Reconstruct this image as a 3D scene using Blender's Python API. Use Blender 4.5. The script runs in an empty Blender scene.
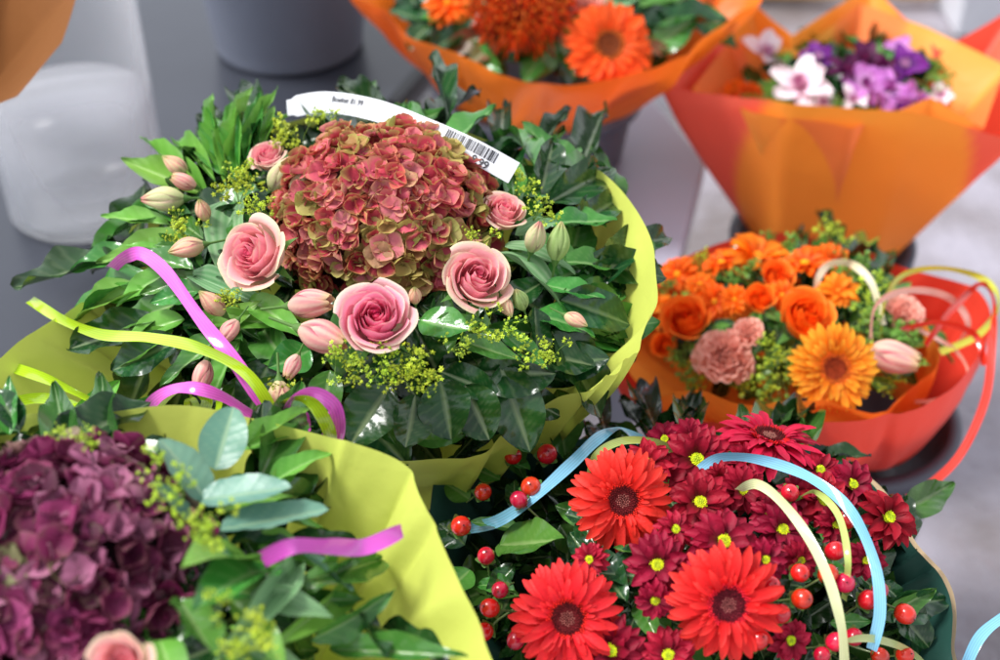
import bpy, math, random
from mathutils import Vector, Matrix, noise
random.seed(7)
U=random.uniform; PI=math.pi
S=bpy.context.scene; COL=S.collection
def hx(h):
    h=h.lstrip('#'); o=[]
    for i in (0,2,4):
        c=int(h[i:i+2],16)/255
        o.append(c/12.92 if c<=.04045 else ((c+.055)/1.055)**2.4)
    return tuple(o)
def mix(a,b,t):
    t=max(0,min(1,t)); return tuple(x*(1-t)+y*t for x,y in zip(a,b))
def mul(a,k): return tuple(x*k for x in a)
def sm(a,b,x):
    t=max(0,min(1,(x-a)/(b-a))); return t*t*(3-2*t)
# ---------------------------------------------------------------- camera
PITCH=math.radians(38); CAM=Vector((0,0,1.25)); F=1389.0
cd=Vector((0,math.cos(PITCH),-math.sin(PITCH))); cu=Vector((0,math.sin(PITCH),math.cos(PITCH))); cr=Vector((1,0,0))
def W(px,py,D): return CAM+(cd+cr*((px-500)/F)+cu*((330-py)/F))*D
def G(px,py,z):
    r=cd+cr*((px-500)/F)+cu*((330-py)/F); return CAM+r*((z-CAM.z)/r.z)
cam=bpy.data.cameras.new("camera"); co=bpy.data.objects.new("camera",cam); COL.objects.link(co)
co.location=CAM; co.rotation_euler=(PI/2-PITCH,0,0); cam.lens=50; cam.sensor_width=36
cam.clip_start=.02; cam.clip_end=200
cam.dof.use_dof=True; cam.dof.focus_distance=.91; cam.dof.aperture_fstop=4.4
S.camera=co
# ---------------------------------------------------------------- materials
def surf(name,rough=.5,trans=0,spec=.5,coat=0,bump=0,bscale=400,vary=.12,vscale=40,hue=.012,sheen=0,stretch=None):
    m=bpy.data.materials.new(name); m.use_nodes=True; nt=m.node_tree; N=nt.nodes; L=nt.links
    for n in list(N): N.remove(n)
    out=N.new('ShaderNodeOutputMaterial'); p=N.new('ShaderNodeBsdfPrincipled')
    at=N.new('ShaderNodeAttribute'); at.attribute_name='Col'
    g=N.new('ShaderNodeNewGeometry'); nz=N.new('ShaderNodeTexNoise'); nz.inputs['Scale'].default_value=vscale; nz.inputs['Detail'].default_value=4
    L.new(g.outputs['Position'],nz.inputs['Vector'])
    oi=N.new('ShaderNodeObjectInfo')
    a=N.new('ShaderNodeMath'); a.operation='MULTIPLY_ADD'; L.new(nz.outputs['Fac'],a.inputs[0]); a.inputs[1].default_value=vary*3; a.inputs[2].default_value=1-vary*1.5-vary*.5
    b=N.new('ShaderNodeMath'); b.operation='MULTIPLY_ADD'; L.new(oi.outputs['Random'],b.inputs[0]); b.inputs[1].default_value=vary; L.new(a.outputs[0],b.inputs[2])
    h=N.new('ShaderNodeMath'); h.operation='MULTIPLY_ADD'; L.new(oi.outputs['Random'],h.inputs[0]); h.inputs[1].default_value=hue*2; h.inputs[2].default_value=.5-hue
    hs=N.new('ShaderNodeHueSaturation'); L.new(at.outputs['Color'],hs.inputs['Color']); L.new(b.outputs[0],hs.inputs['Value']); L.new(h.outputs[0],hs.inputs['Hue'])
    L.new(hs.outputs[0],p.inputs['Base Color'])
    p.inputs['Roughness'].default_value=rough; p.inputs['Specular IOR Level'].default_value=spec
    p.inputs['Coat Weight'].default_value=coat; p.inputs['Coat Roughness'].default_value=.15
    if sheen: p.inputs['Sheen Weight'].default_value=sheen
    if bump:
        n2=N.new('ShaderNodeTexNoise'); n2.inputs['Scale'].default_value=bscale; n2.inputs['Detail'].default_value=3
        L.new(g.outputs['Position'],n2.inputs['Vector'])
        bp=N.new('ShaderNodeBump'); bp.inputs['Strength'].default_value=bump; bp.inputs['Distance'].default_value=.002
        L.new(n2.outputs['Fac'],bp.inputs['Height']); L.new(bp.outputs[0],p.inputs['Normal'])
    last=p.outputs[0]
    if trans:
        t=N.new('ShaderNodeBsdfTranslucent'); L.new(hs.outputs[0],t.inputs['Color'])
        mx=N.new('ShaderNodeMixShader'); mx.inputs[0].default_value=trans
        L.new(last,mx.inputs[1]); L.new(t.outputs[0],mx.inputs[2]); last=mx.outputs[0]
    L.new(last,out.inputs['Surface']); return m
M_petal=surf("petal",.55,.33,.25,bump=.2,bscale=600,vary=.08,vscale=60,hue=.006)
M_leaf=surf("glossy_leaf",.2,.1,.5,bump=.18,bscale=130,vary=.2,vscale=25,hue=.02)
M_leafm=surf("matte_leaf",.34,.25,.4,bump=.18,bscale=130,vary=.18,vscale=25,hue=.015)
M_paper=surf("wrapping_paper",.42,.28,.35,bump=.35,bscale=70,vary=.05,vscale=9,hue=0)
M_ribbon=surf("ribbon_satin",.14,.2,.9,bump=0,vary=.06,vscale=50,hue=0)
M_berry=surf("berry_skin",.22,0,.5,coat=.4,vary=.15,vscale=120)
M_plast=surf("bucket_plastic",.42,0,.4,bump=.1,bscale=60,vary=.08,vscale=12,hue=0)
M_card=surf("label_card",.45,0,.4,vary=.02,hue=0)
M_rough=surf("flower_centre",.8,0,.2,vary=.2,vscale=300)
# ---------------------------------------------------------------- mesh builder
class MB:
    def __init__(s): s.v=[];s.f=[];s.c=[]
    def grid(s,fn,nu,nv,col,M=None,close=False):
        o=len(s.v); w=nu+1
        for j in range(nv+1):
            v=j/nv
            for i in range(w):
                u=-1+2*i/nu; p=Vector(fn(u,v))
                if M is not None: p=M@p
                s.v.append(p); s.c.append(col(u,v) if callable(col) else col)
        for j in range(nv):
            for i in range(nu):
                a=o+j*w+i; s.f.append((a,a+1,a+w+1,a+w))
    def lathe(s,prof,n,col,M=None):
        o=len(s.v)
        for j,(r,z) in enumerate(prof):
            for i in range(n):
                t=2*PI*i/n; p=Vector((r*math.cos(t),r*math.sin(t),z))
                if M is not None: p=M@p
                s.v.append(p); s.c.append(col(j/(len(prof)-1),t) if callable(col) else col)
        for j in range(len(prof)-1):
            for i in range(n):
                a=o+j*n+i; b=o+j*n+(i+1)%n; s.f.append((a,b,b+n,a+n))
    def ball(s,c,r,col,n=6,sz=1):
        s.lathe([(r*math.sin(PI*k/n)+1e-5,-r*sz*math.cos(PI*k/n)) for k in range(n+1)],n+1,col,Matrix.Translation(c))
    def tube(s,pts,r,col,n=5):
        o=len(s.v)
        for k,p in enumerate(pts):
            t=(pts[min(k+1,len(pts)-1)]-pts[max(k-1,0)]).normalized()
            a=t.orthogonal().normalized(); b=t.cross(a)
            for i in range(n):
                q=2*PI*i/n; s.v.append(p+a*r*math.cos(q)+b*r*math.sin(q)); s.c.append(col)
        for k in range(len(pts)-1):
            for i in range(n):
                x=o+k*n+i;y=o+k*n+(i+1)%n; s.f.append((x,y,y+n,x+n))
    def box(s,c,d,col,M=None):
        o=len(s.v)
        for z in (-1,1):
            for y in (-1,1):
                for x in (-1,1):
                    p=Vector((c[0]+x*d[0]/2,c[1]+y*d[1]/2,c[2]+z*d[2]/2))
                    if M is not None: p=M@p
                    s.v.append(p); s.c.append(col)
        for q in ((0,2,3,1),(4,5,7,6),(0,1,5,4),(2,6,7,3),(0,4,6,2),(1,3,7,5)): s.f.append(tuple(o+k for k in q))
    def mesh(s,name,mat,smooth=True):
        me=bpy.data.meshes.new(name); me.from_pydata([tuple(p) for p in s.v],[],s.f)
        ca=me.color_attributes.new("Col",'FLOAT_COLOR','POINT'); fl=[]
        for c in s.c: fl.extend((c[0],c[1],c[2],1))
        ca.data.foreach_set('color',fl)
        me.polygons.foreach_set('use_smooth',[smooth]*len(me.polygons))
        me.materials.append(mat); me.update(); return me
def rot(ax,a): return Matrix.Rotation(a,4,ax)
def T(*a): return Matrix.Translation(Vector(a))
def frame(p,n,spin=0,s=1):
    z=n.normalized(); x=(Vector((1,0,0))-z*z.x).normalized(); y=z.cross(x)
    m=Matrix((x,y,z)).transposed().to_4x4()
    return Matrix.Translation(p)@m@rot('Z',spin)@Matrix.Diagonal((s,s,s,1))
# ---------------------------------------------------------------- plant meshes
def leafmesh(nm,c1,c2,mat,p=.9,peak=.8,droop=.15,fold=.12,wav=.5,bend=0,veins=True,rib=None,stripe=0):
    b=MB(); ph=U(0,6); rib=rib or mix(c2,(.5,.6,.3),.3)
    def pr(v): return max(0,math.sin(PI*min(1,v**peak)))**p+.015
    def fn(u,v):
        w=pr(v)
        return (u*.5*w+bend*v*v, v, -droop*v*v+fold*abs(u)*w*.35+wav*.03*math.sin(v*13+ph+u)*u*u+.006*math.sin(v*42-abs(u)*7)*(abs(u)>.05)*(not stripe))
    def cf(u,v):
        c=mix(c1,c2,.5+.5*math.sin(v*3+u*1.5+ph))
        if stripe: return mix(c,(.5,.66,.42),stripe*(.5+.5*math.cos(u*PI*6)))
        if abs(u)<.1: return rib
        if veins and math.sin(v*42-abs(u)*7)>.8: c=mix(c,rib,.18)
        return mul(c,1-.15*abs(u)**3)
    b.grid(fn,24 if stripe else 12,26 if veins else 14,cf); return b.mesh(nm,mat)
LK={}
def kind(k,n,c1,c2,mat,**kw):
    LK[k]=[leafmesh("leaf_"+k,c1,c2,mat,droop=U(-.05,.45),bend=U(-.16,.16),**kw) for _ in range(n)]
kind('dark',7,(.006,.040,.009),(.014,.072,.015),M_leaf,p=.65,peak=.88,fold=.5,wav=1.8)
kind('mid',6,(.04,.17,.025),(.075,.25,.04),M_leaf,p=.9,peak=.75,fold=.4,wav=1.2)
kind('bright',6,(.12,.34,.04),(.20,.46,.07),M_leafm,p=1.0,peak=.75,fold=.4,wav=.9)
kind('silver',5,(.13,.33,.13),(.20,.42,.18),M_leafm,p=.9,peak=.8,fold=.4,wav=1,stripe=.4)
kind('euc',4,(.12,.27,.20),(.18,.35,.26),M_leafm,p=.55,peak=.8,fold=.3,wav=.5)
kind('red',3,(.2,.04,.02),(.12,.10,.03),M_leafm,p=.95,peak=.8,fold=.3)
def rose(ci,co,ctip,n=6,seed=1):
    random.seed(seed); b=MB()
    lay=[(3,.13,1.00,1.35,.0),(3,.20,1.06,1.3,.0),(3,.30,1.10,1.3,.0),(4,.42,1.10,1.15,.015),(4,.55,1.06,1.12,.04),(5,.68,.99,1.0,.08),(5,.80,.88,.95,.14)][:n+1]
    b.grid(lambda u,v:((.02+.045*(u+1))*math.cos(u*7),(.02+.045*(u+1))*math.sin(u*7),v*1.0-.5),32,4,lambda u,v:ci)
    for k,(cnt,R,H,hw,lip) in enumerate(lay):
        for i in range(cnt):
            th=2*PI*(i+k*.37)/cnt+U(-.2,.2); R2=R*U(.94,1.06); H2=H*U(.93,1.04); lp=lip*U(.4,1.9); ph=U(0,6); tl=U(-.04,.05); pt=U(.0,.22)
            def fn(u,v):
                a=th+u*hw*(.6+.4*math.sin(PI*min(v*1.15,1)*.5))*(1-.22*sm(.7,1,v))
                s=max(0,(v-.72)/.28)**2
                r=R2*(.45+.55*math.sin(v*PI/2)**.6)*(1+.15*u)*(1-.16*sm(.5,1,v)*(k<5))+lp*s*(1-.35*u*u)+.018*math.sin(u*5+ph)*v*v*(k>1)
                z=H2*v*(1-.10*u*u*v)+pt*.4*max(0,1-abs(u)*2)*s-lp*.55*s*s-.5+tl*v
                return (r*math.cos(a),r*math.sin(a),z)
            t=k/len(lay)
            def cf(u,v):
                c=mix(ci,co,t**.8)
                return mix(c,ctip,sm(.9,1,v)*(.15+.45*t)+sm(.62,.95,t)*.8*(1-v*.75))
            b.grid(fn,12,10,cf)
    for i in range(5):
        b.grid(lambda u,v:((.5+.5*v)*1.0,u*.13*(1-v),-.5+.2*v-.3*v*v),2,5,(.12,.3,.06),rot('Z',i*1.257))
    return b.mesh("rose",M_petal)
def strip_petal(b,th,r0,L,w,z0,rise,droop,col,tip=.15,nv=6,nu=4,tw=0,notch=0,cup=.2):
    M=rot('Z',th)@T(0,0,z0)@rot('Y',tw)
    def fn(u,v):
        ww=w*(.45+.55*math.sin(PI*min(1,v*.62+.12)))*(1-sm(1-tip*1.6,1,v)*.72)
        return (r0+L*v-notch*L*(1-abs(u))*(v>.99)*.5-abs(u)**2*.03*L*(v>.9), u*ww, rise*math.sin(v*PI*.5)*L-droop*v*v*L+cup*ww*u*u+.06*w*math.cos(u*PI*2))
    b.grid(fn,nu,nv,col,M)
def gerbera(c,cb,cc,seed,ring=None,n=30,w0=.092,tipc=None,dro=1):
    random.seed(seed); b=MB(); tipc=tipc or c
    for (cnt,r0,L,w,z,ri,dr) in ((n,.2,.80,w0,0,.10,.22),(n-3,.2,.74,w0*.96,.03,.20,.22),(n-6,.2,.50,w0*.7,.06,.34,.25),(n+6,.24,.26,.03,.08,.5,.1)):
        for i in range(cnt):
            th=2*PI*(i+U(-.3,.3))/cnt
            q=U(.82,1.12)
            strip_petal(b,th,r0,L*U(.9,1.06),w*U(.9,1.1),z,ri*U(.7,1.4),dr*U(.3,1.8)*dro,lambda u,v:mul(mix(mix(cb,mix(c,mul(c,.78),abs(math.cos(u*PI))*.5),sm(0,.35,v)),tipc,sm(.5,1,v)*.7),q),tw=U(-.25,.25)*dro,notch=.05,nv=7)
    me=b.mesh("gerbera",M_petal); d=MB()
    d.lathe([(.3,.02),(.3,.12),(.24,.16),(.12,.14),(.0001,.12)],24,mul(cc,.6))
    for i in range(260):
        r=.32*math.sqrt((i+.5)/260); a=i*2.39996
        h=.09 if r>.17 else .045
        if ring: cx=ring if r>.22 else cc
        else: cx=mix(cc,c,.75) if r>.24 else (mul(cc,.7) if r>.12 else mix(cc,(.5,.25,.2),.25))
        d.lathe([(.015,0),(.017,h*.7),(.0001,h)],4,lambda t,a2,cx=cx,k=U(.7,1.4):mul(cx,k*(.6+.7*t)),T(r*math.cos(a),r*math.sin(a),.12)@rot('Y',r*1.8*math.cos(a))@rot('X',-r*1.8*math.sin(a)))
    return me,d.mesh("gerbera_centre",M_rough)
def mum(c,c2,cc,seed,n=18,w=.14,crad=.24):
    random.seed(seed); b=MB()
    for (cnt,L,z,ri) in ((n,.82,0,.05),(n-3,.72,.04,.22),(int(n*.5),.5,.08,.45)):
        for i in range(cnt):
            th=2*PI*(i+U(-.35,.35))/cnt; q=U(.75,1.15)
            strip_petal(b,th,.15,L*U(.88,1.05),w*U(.85,1.1),z,ri*U(.5,1.5),U(.05,.3),lambda u,v:mul(mix(c2,c,sm(0,.6,v)*(1-.3*abs(u))),q),tip=.2,tw=U(-.3,.3),cup=.5)
    me=b.mesh("daisy",M_petal); d=MB()
    d.lathe([(crad,.05),(crad*.95,.12),(crad*.6,.15),(.0001,.15)],14,mul(cc,.7))
    for i in range(70):
        r=crad*math.sqrt((i+.5)/70); a=i*2.39996
        d.ball(Vector((r*math.cos(a),r*math.sin(a),.155-.05*(r/crad)**2)),.028,mul(mix(cc,(.25,.4,.04),.5*(r<crad*.45)),U(.75,1.25)),4)
    return me,d.mesh("daisy_centre",M_rough)
def orchid(c,c2,cl,seed):
    random.seed(seed); b=MB()
    for i in range(6):
        th=2*PI*i/6+U(-.3,.3); w=U(.24,.42); rs=U(.0,.9); ph=U(0,6); cl2=U(-.5,.5)
        M=rot('Z',th)@rot('Y',-rs)
        b.grid(lambda u,v:(.95*v*(1-.15*v*abs(cl2)),u*w*math.sin(PI*min(1,.06+v*.86))**.7,.12*u*u*v-.25*v*v+.06*math.sin(u*5+ph)*v+cl2*v**3*.6),8,8,lambda u,v:mix(mix(c2,c,sm(.1,.6,v)),c2,.35*(abs(u)<.2)),M)
    for i in range(3):
        M=rot('Z',i*2.1+U(0,1))@rot('Y',-1.0)
        b.grid(lambda u,v:(.42*v,u*.2*math.sin(PI*min(1,.1+v*.8)),.1*u*u+.03*math.sin(u*7)),6,5,lambda u,v:mix(cl,c,v*.5),M)
    me=b.mesh("orchid",M_petal); return me
def carnation(c,c2,seed):
    random.seed(seed); b=MB()
    for k in range(34):
        th=k*2.4; t=(k/34); op=.2+1.15*t; R=.45+.55*t; ph=U(0,6)
        M=rot('Z',th)@rot('Y',-PI/2+op+U(-.15,.15))
        q=U(.85,1.1)
        def fn(u,v):
            ww=.42*v**.9; jag=.05*abs(math.sin(u*9+ph))*(v>.9)
            return ((v-jag)*R*(1-.2*u*u), u*ww, .09*v*v*math.sin(u*7+ph)+.1*v*v)
        b.grid(fn,12,5,lambda u,v:mul(mix(c2,c,v),q),T(0,0,-.35)@M)
    return b.mesh("carnation",M_petal)
def hydra(pal,edge,seed,n=280,fs=.17,gfun=None,core=(.03,.02,.02)):
    random.seed(seed); b=MB()
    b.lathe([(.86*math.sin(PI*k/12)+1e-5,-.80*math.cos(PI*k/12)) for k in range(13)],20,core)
    for i in range(n):
        z=1-1.4*(i+.5)/n; a=i*2.39996+U(-.2,.2); rr=math.sqrt(max(0,1-z*z))
        nrm=Vector((rr*math.cos(a),rr*math.sin(a),z)); p=nrm*(U(.92,1.03)+.08*noise.noise(nrm*3))
        n2=(nrm+Vector((U(-1,1),U(-1,1),U(-.6,1)))*.4).normalized()
        c=random.choice(pal); g=gfun(nrm) if gfun else 0
        if random.random()<g: c=mix(c,edge,U(.35,.85))
        c=mul(c,U(.8,1.15)); f=fs*U(.8,1.2); M=frame(p,n2,U(0,6))
        op=U(.05,.8); e2=mix(c,edge,U(.2,.7) if g>.05 else U(0,.25))
        for k in range(4):
            cu_=U(-.3,.7)
            pk=rot('Z',k*PI/2+U(-.15,.15))@rot('Y',-op+U(-.3,.3))
            def fn(u,v):
                w=f*.62*math.sin(PI*min(1,.08+v*.84))**.7
                return (v*f, u*w*(1-.5*sm(.7,1,v)), cu_*w*u*u+.25*f*v*v*cu_+.016*math.sin(6*u+k))
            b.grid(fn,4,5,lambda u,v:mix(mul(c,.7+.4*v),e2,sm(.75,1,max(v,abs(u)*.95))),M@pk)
        b.ball(M@Vector((0,0,.012)),.018,mul(c,.9),4)
    return b.mesh("hydrangea",M_petal)
def bud(c,cb,ctip,seed,opn=.0):
    random.seed(seed); b=MB()
    for lay in range(2):
        for i in range(3):
            th=2*PI*(i+lay*.5)/3+U(-.1,.1); R=.25-.03*lay; q=U(.85,1.1); ph=U(0,3)
            def fn(u,v):
                a=th+u*1.15*(1-.35*v)+.25*v; r=R*math.sin(PI*min(1,(.06+.92*v)**.9))**.95*(1+.2*(1-u*u))+opn*v*v*.4*(1+lay*.3)
                return (r*math.cos(a),r*math.sin(a),v*(1-.2*u*u)-.45)
            b.grid(fn,14,12,lambda u,v:mul(mix(mix(mix(cb,c,sm(.05,.5,v)*(.3+.7*abs(u))),cb,.75*(math.sin(u*11+ph)>.35)),ctip,sm(.8,1,v)*(1-abs(u)*.5)),q*(1-.4*(abs(u)>.8))))
    b.lathe([(.03,-1.1),(.035,-.6),(.1,-.47),(.12,-.40)],8,(.12,.25,.06))
    return b.mesh("flower_bud",M_petal)
def sprig(c,seed,n=46,sz=.055):
    random.seed(seed); b=MB(); st=(.22,.38,.06)
    for k in range(8):
        e=Vector((U(-.7,.7),U(-.7,.7),U(.0,.5))); b.tube([Vector((0,0,-.9)),e*.4+Vector((0,0,-.35)),e],.014,st,4)
        for i in range(n//8):
            p=e+Vector((U(-.3,.3),U(-.3,.3),U(-.2,.25)))
            b.tube([e*.8+Vector((0,0,-.12)),p],.008,st,3)
            q=U(.75,1.2); s=sz*U(.7,1.25); b.ball(p,s*.8,mul(c,q),4)
            M=frame(p,Vector((U(-1,1),U(-1,1),U(.2,1))),U(0,6))
            for j in range(5):
                b.grid(lambda u,v:(s*.3+v*s*1.5,u*s*.5*math.sin(PI*(.2+v*.75)),.3*s*v),2,2,mul(c,q*1.1),M@rot('Z',j*2*PI/5))
    return b.mesh("filler_sprig",M_leafm)
def berry(c,seed):
    random.seed(seed); b=MB()
    b.lathe([(math.sin(PI*k/10)**.9+1e-4,-1.12*math.cos(PI*k/10)) for k in range(11)],16,lambda t,a:mix(c,mul(c,.55),sm(.75,1,t)))
    b.lathe([(.1,1.05),(.06,1.25),(.0001,1.4)],6,(.03,.01,.01))
    for j in range(5):
        b.grid(lambda u,v:(v*1.25,u*.5*math.sin(PI*(.15+.8*v)),-.95+.45*v*v),4,4,(.12,.28,.07),rot('Z',j*2*PI/5))
    b.tube([Vector((0,0,-1)),Vector((.2,.1,-3)),Vector((.1,.5,-6))],.14,(.12,.16,.05),5)
    return b.mesh("berry",M_berry)
def pincushion(c,c2,seed):
    random.seed(seed); b=MB(); b.ball(Vector((0,0,-.2)),.5,mul(c,.3),10)
    for i in range(210):
        z=1-1.35*(i+.5)/210; a=i*2.39996; rr=math.sqrt(max(0,1-z*z)); n=Vector((rr*math.cos(a),rr*math.sin(a),z)); k=U(.85,1.1)
        pts=[n*.3,n*.7*k+Vector((0,0,-.02)),n*1.0*k+Vector((0,0,.10)),n*.95*k+Vector((0,0,.30)),n*.8*k+Vector((0,0,.42))]
        b.tube(pts,.017,mul(mix(c,c2,U(0,.6)),U(.6,1.2)),4); b.ball(pts[-1],.026,mul(c2,U(.7,1.3)),4)
    return b.mesh("pincushion_flower",M_petal)
ME=dict(
 rose=rose(hx('ec5a8e'),hx('f9aec4'),hx('e8f0c4'),6,3), rose2=rose(hx('f07c9c'),hx('f8b8bc'),hx('dfe6b0'),6,5),
 roseo=rose(hx('f4500e'),hx('fb741c'),hx('fd9a40'),5,8),
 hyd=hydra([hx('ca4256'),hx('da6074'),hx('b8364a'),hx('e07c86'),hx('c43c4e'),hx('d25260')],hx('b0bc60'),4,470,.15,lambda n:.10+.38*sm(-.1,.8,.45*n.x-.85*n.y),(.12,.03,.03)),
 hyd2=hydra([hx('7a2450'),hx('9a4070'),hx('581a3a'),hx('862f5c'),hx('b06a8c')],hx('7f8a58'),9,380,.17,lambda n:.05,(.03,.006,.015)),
 bud=[bud(hx('e8808c'),hx('ead8a8'),hx('aaba68'),11),bud(hx('e4607e'),hx('f6ccb8'),hx('e0c890'),12,.3),bud(hx('eec8b4'),hx('d6dca0'),hx('e08890'),13,.05),bud(hx('8aac5a'),hx('b0c880'),hx('d8c890'),14)],
 spr=[sprig((.50,.64,.05),21+i,64,.06) for i in range(3)], sprg=[sprig((.20,.40,.06),31+i,72,.08) for i in range(2)],
 gred=gerbera(hx('ec2430'),hx('b01024'),hx('701622'),41,tipc=hx('f23a38')), gdk=gerbera(hx('cc1a3c'),hx('960f28'),hx('5a0f1c'),42),
 gor=gerbera(hx('fb8c14'),hx('f86a10'),hx('a84a1c'),43,ring=hx('e87c28'),n=34,w0=.098,tipc=hx('fec43a'),dro=.4), gor2=gerbera(hx('fa6420'),hx('f55a18'),hx('8a4424'),44,ring=hx('c8662c'),n=26,w0=.115,dro=.5),
 mum=mum(hx('aa1434'),hx('6e0a20'),hx('d0dc20'),51,15,.175,.22), mum2=mum(hx('bc1c3e'),hx('7e0c26'),hx('c8d820'),52,14,.185,.22),
 dor=mum(hx('fd7c10'),hx('f8600a'),hx('f09012'),53,16,.17,.14), dor2=mum(hx('fd901a'),hx('fa700e'),hx('e8780c'),54,14,.18,.12),
 car=carnation(hx('fcc2b2'),hx('f4a494'),61), orw=orchid(hx('fbf2f8'),hx('f0c8de'),hx('c03890'),62), orp=orchid(hx('7a2a90'),hx('52186a'),hx('f0c0e0'),63), orl=orchid(hx('cf7fd0'),hx('e8b8e4'),hx('8a1a70'),64), ord=orchid(hx('5a1648'),hx('30082e'),hx('9a3a70'),65),
 berry=[berry(hx('dc1a2e'),71),berry(hx('c41026'),72)], pin=pincushion(hx('ee4610'),hx('f68a2a'),81))
random.seed(99)
# ---------------------------------------------------------------- object helpers
def topempty(name,base,label,cat):
    e=bpy.data.objects.new(name,None); e.empty_display_size=.05; e.location=base; COL.objects.link(e)
    e["label"]=label; e["category"]=cat; return e
def obj(name,me,parent=None,local=None,label=None,cat=None,kind=None,group=None):
    o=bpy.data.objects.new(name,me); COL.objects.link(o)
    if parent: o.parent=parent
    if local is not None: o.matrix_local=local
    if label: o["label"]=label
    if cat: o["category"]=cat
    if kind: o["kind"]=kind
    if group: o["group"]=group
    return o
def catmull(P,n=10,closed=False):
    out=[]; m=len(P); rng=range(m if closed else m-1)
    for i in rng:
        p0=P[(i-1)%m] if (closed or i>0) else P[0]; p1=P[i]; p2=P[(i+1)%m]; p3=P[(i+2)%m] if (closed or i+2<m) else P[-1]
        for k in range(n):
            t=k/n; out.append(.5*((2*p1)+(p2-p0)*t+(2*p0-5*p1+4*p2-p3)*t*t+(3*p1-p0-3*p2+p3)*t**3))
    if not closed: out.append(P[-1])
    return out
class Bq:
    def __init__(s,name,label,cx,cy,rx,ry,D0,tilt,bulge,neck):
        s.cx,s.cy,s.rx,s.ry,s.D0,s.tilt,s.bulge=cx,cy,rx,ry,D0,tilt,bulge
        s.base=Vector(neck); s.e=topempty(name,s.base,label,"bouquet"); s.inv=Matrix.Translation(-s.base)
        s.e["group"]="wrapped bouquets for sale"
    def D(s,x,y,b=1):
        r2=((x-s.cx)/s.rx)**2+((y-s.cy)/s.ry)**2
        return s.D0+s.tilt*(s.cy-y)/F*s.D0-b*s.bulge*max(-.8,1-r2)
    def P(s,x,y,lift=0,b=1): return W(x,y,s.D(x,y,b)-lift)
    def N(s,x,y):
        e=4; a=W(x+e,y,s.D(x+e,y))-W(x-e,y,s.D(x-e,y)); c=W(x,y-e,s.D(x,y-e))-W(x,y+e,s.D(x,y+e))
        return a.cross(c).normalized()
    def add(s,name,me,M,label=None,kind=None): return obj(name,me,s.e,s.inv@M,label,None,kind)
    def fl(s,name,me,x,y,r,face=.4,lift=0,jit=.15,spin=None,label=None,dirn=None,sub="flower_centre"):
        n=dirn or (s.N(x,y)*(1-face)-cd*face).normalized()
        n=(n+Vector((U(-jit,jit),U(-jit,jit),U(-jit,jit)))).normalized()
        k=r/F*s.D(x,y); M=frame(s.P(x,y,lift),n,U(0,6) if spin is None else spin,k)
        if isinstance(me,tuple):
            o=s.add(name,me[0],M,label); obj(sub,me[1],o,Matrix.Identity(4)); return o
        return s.add(name,me,M,label)
    def bud(s,i,x,y,L,dx,dy,up=.3,lift=.016):
        n=(cr*dx-cu*dy+(-cd)*up).normalized(); k=L/F*s.D(x,y)
        s.add("flower_bud",ME['bud'][i],frame(s.P(x,y,lift),n,U(0,6),k))
    def leafM(s,x0,y0,x1,y1,w,l0,l1,b=1):
        a=s.P(x0,y0,l0); c=s.P(x1,y1,l1); Y=c-a; L=Y.length; Y.normalize()
        z=(s.N((x0+x1)/2,(y0+y1)/2)+Vector((U(-.4,.4),U(-.4,.4),U(-.2,.2)))); z=(z-Y*z.dot(Y)).normalized(); X=Y.cross(z)
        m=Matrix((X,Y,z)).transposed().to_4x4(); ww=w/F*s.D(x0,y0)
        return Matrix.Translation(a)@m@Matrix.Diagonal((ww,L,L*.8,1))
    def leaf(s,k,x0,y0,x1,y1,w,l0=-.005,l1=.015):
        s.add("leaf",random.choice(LK[k]),s.leafM(x0,y0,x1,y1,w,l0,l1))
    def scatter(s,n,kinds,r0,r1,ln,w,l0=(-.03,-.01),l1=(-.02,.02),arc=(0,2*PI),jit=.6,name=None):
        for i in range(n):
            a=U(*arc); r=U(r0,r1); x=s.cx+s.rx*r*math.cos(a); y=s.cy+s.ry*r*math.sin(a)
            d=math.atan2(s.ry*math.sin(a),s.rx*math.cos(a))+U(-jit,jit); L=U(*ln)
            s.leaf(random.choice(kinds),x,y,x+L*math.cos(d),y+L*math.sin(d)*.8,U(*w)*L,U(*l0),U(*l1))
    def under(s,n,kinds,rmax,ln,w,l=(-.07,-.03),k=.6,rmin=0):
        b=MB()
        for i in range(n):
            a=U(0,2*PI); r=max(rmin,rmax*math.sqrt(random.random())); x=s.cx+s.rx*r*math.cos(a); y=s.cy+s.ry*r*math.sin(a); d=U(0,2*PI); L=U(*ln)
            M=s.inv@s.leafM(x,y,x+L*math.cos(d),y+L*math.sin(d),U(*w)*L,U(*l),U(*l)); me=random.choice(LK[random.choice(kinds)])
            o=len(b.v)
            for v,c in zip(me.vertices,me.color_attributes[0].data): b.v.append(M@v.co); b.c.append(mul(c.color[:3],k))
            for p in me.polygons: b.f.append(tuple(o+q for q in p.vertices))
        o=obj("foliage",b.mesh("foliage",M_leaf),s.e,Matrix.Identity(4),None,None,"stuff")
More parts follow.
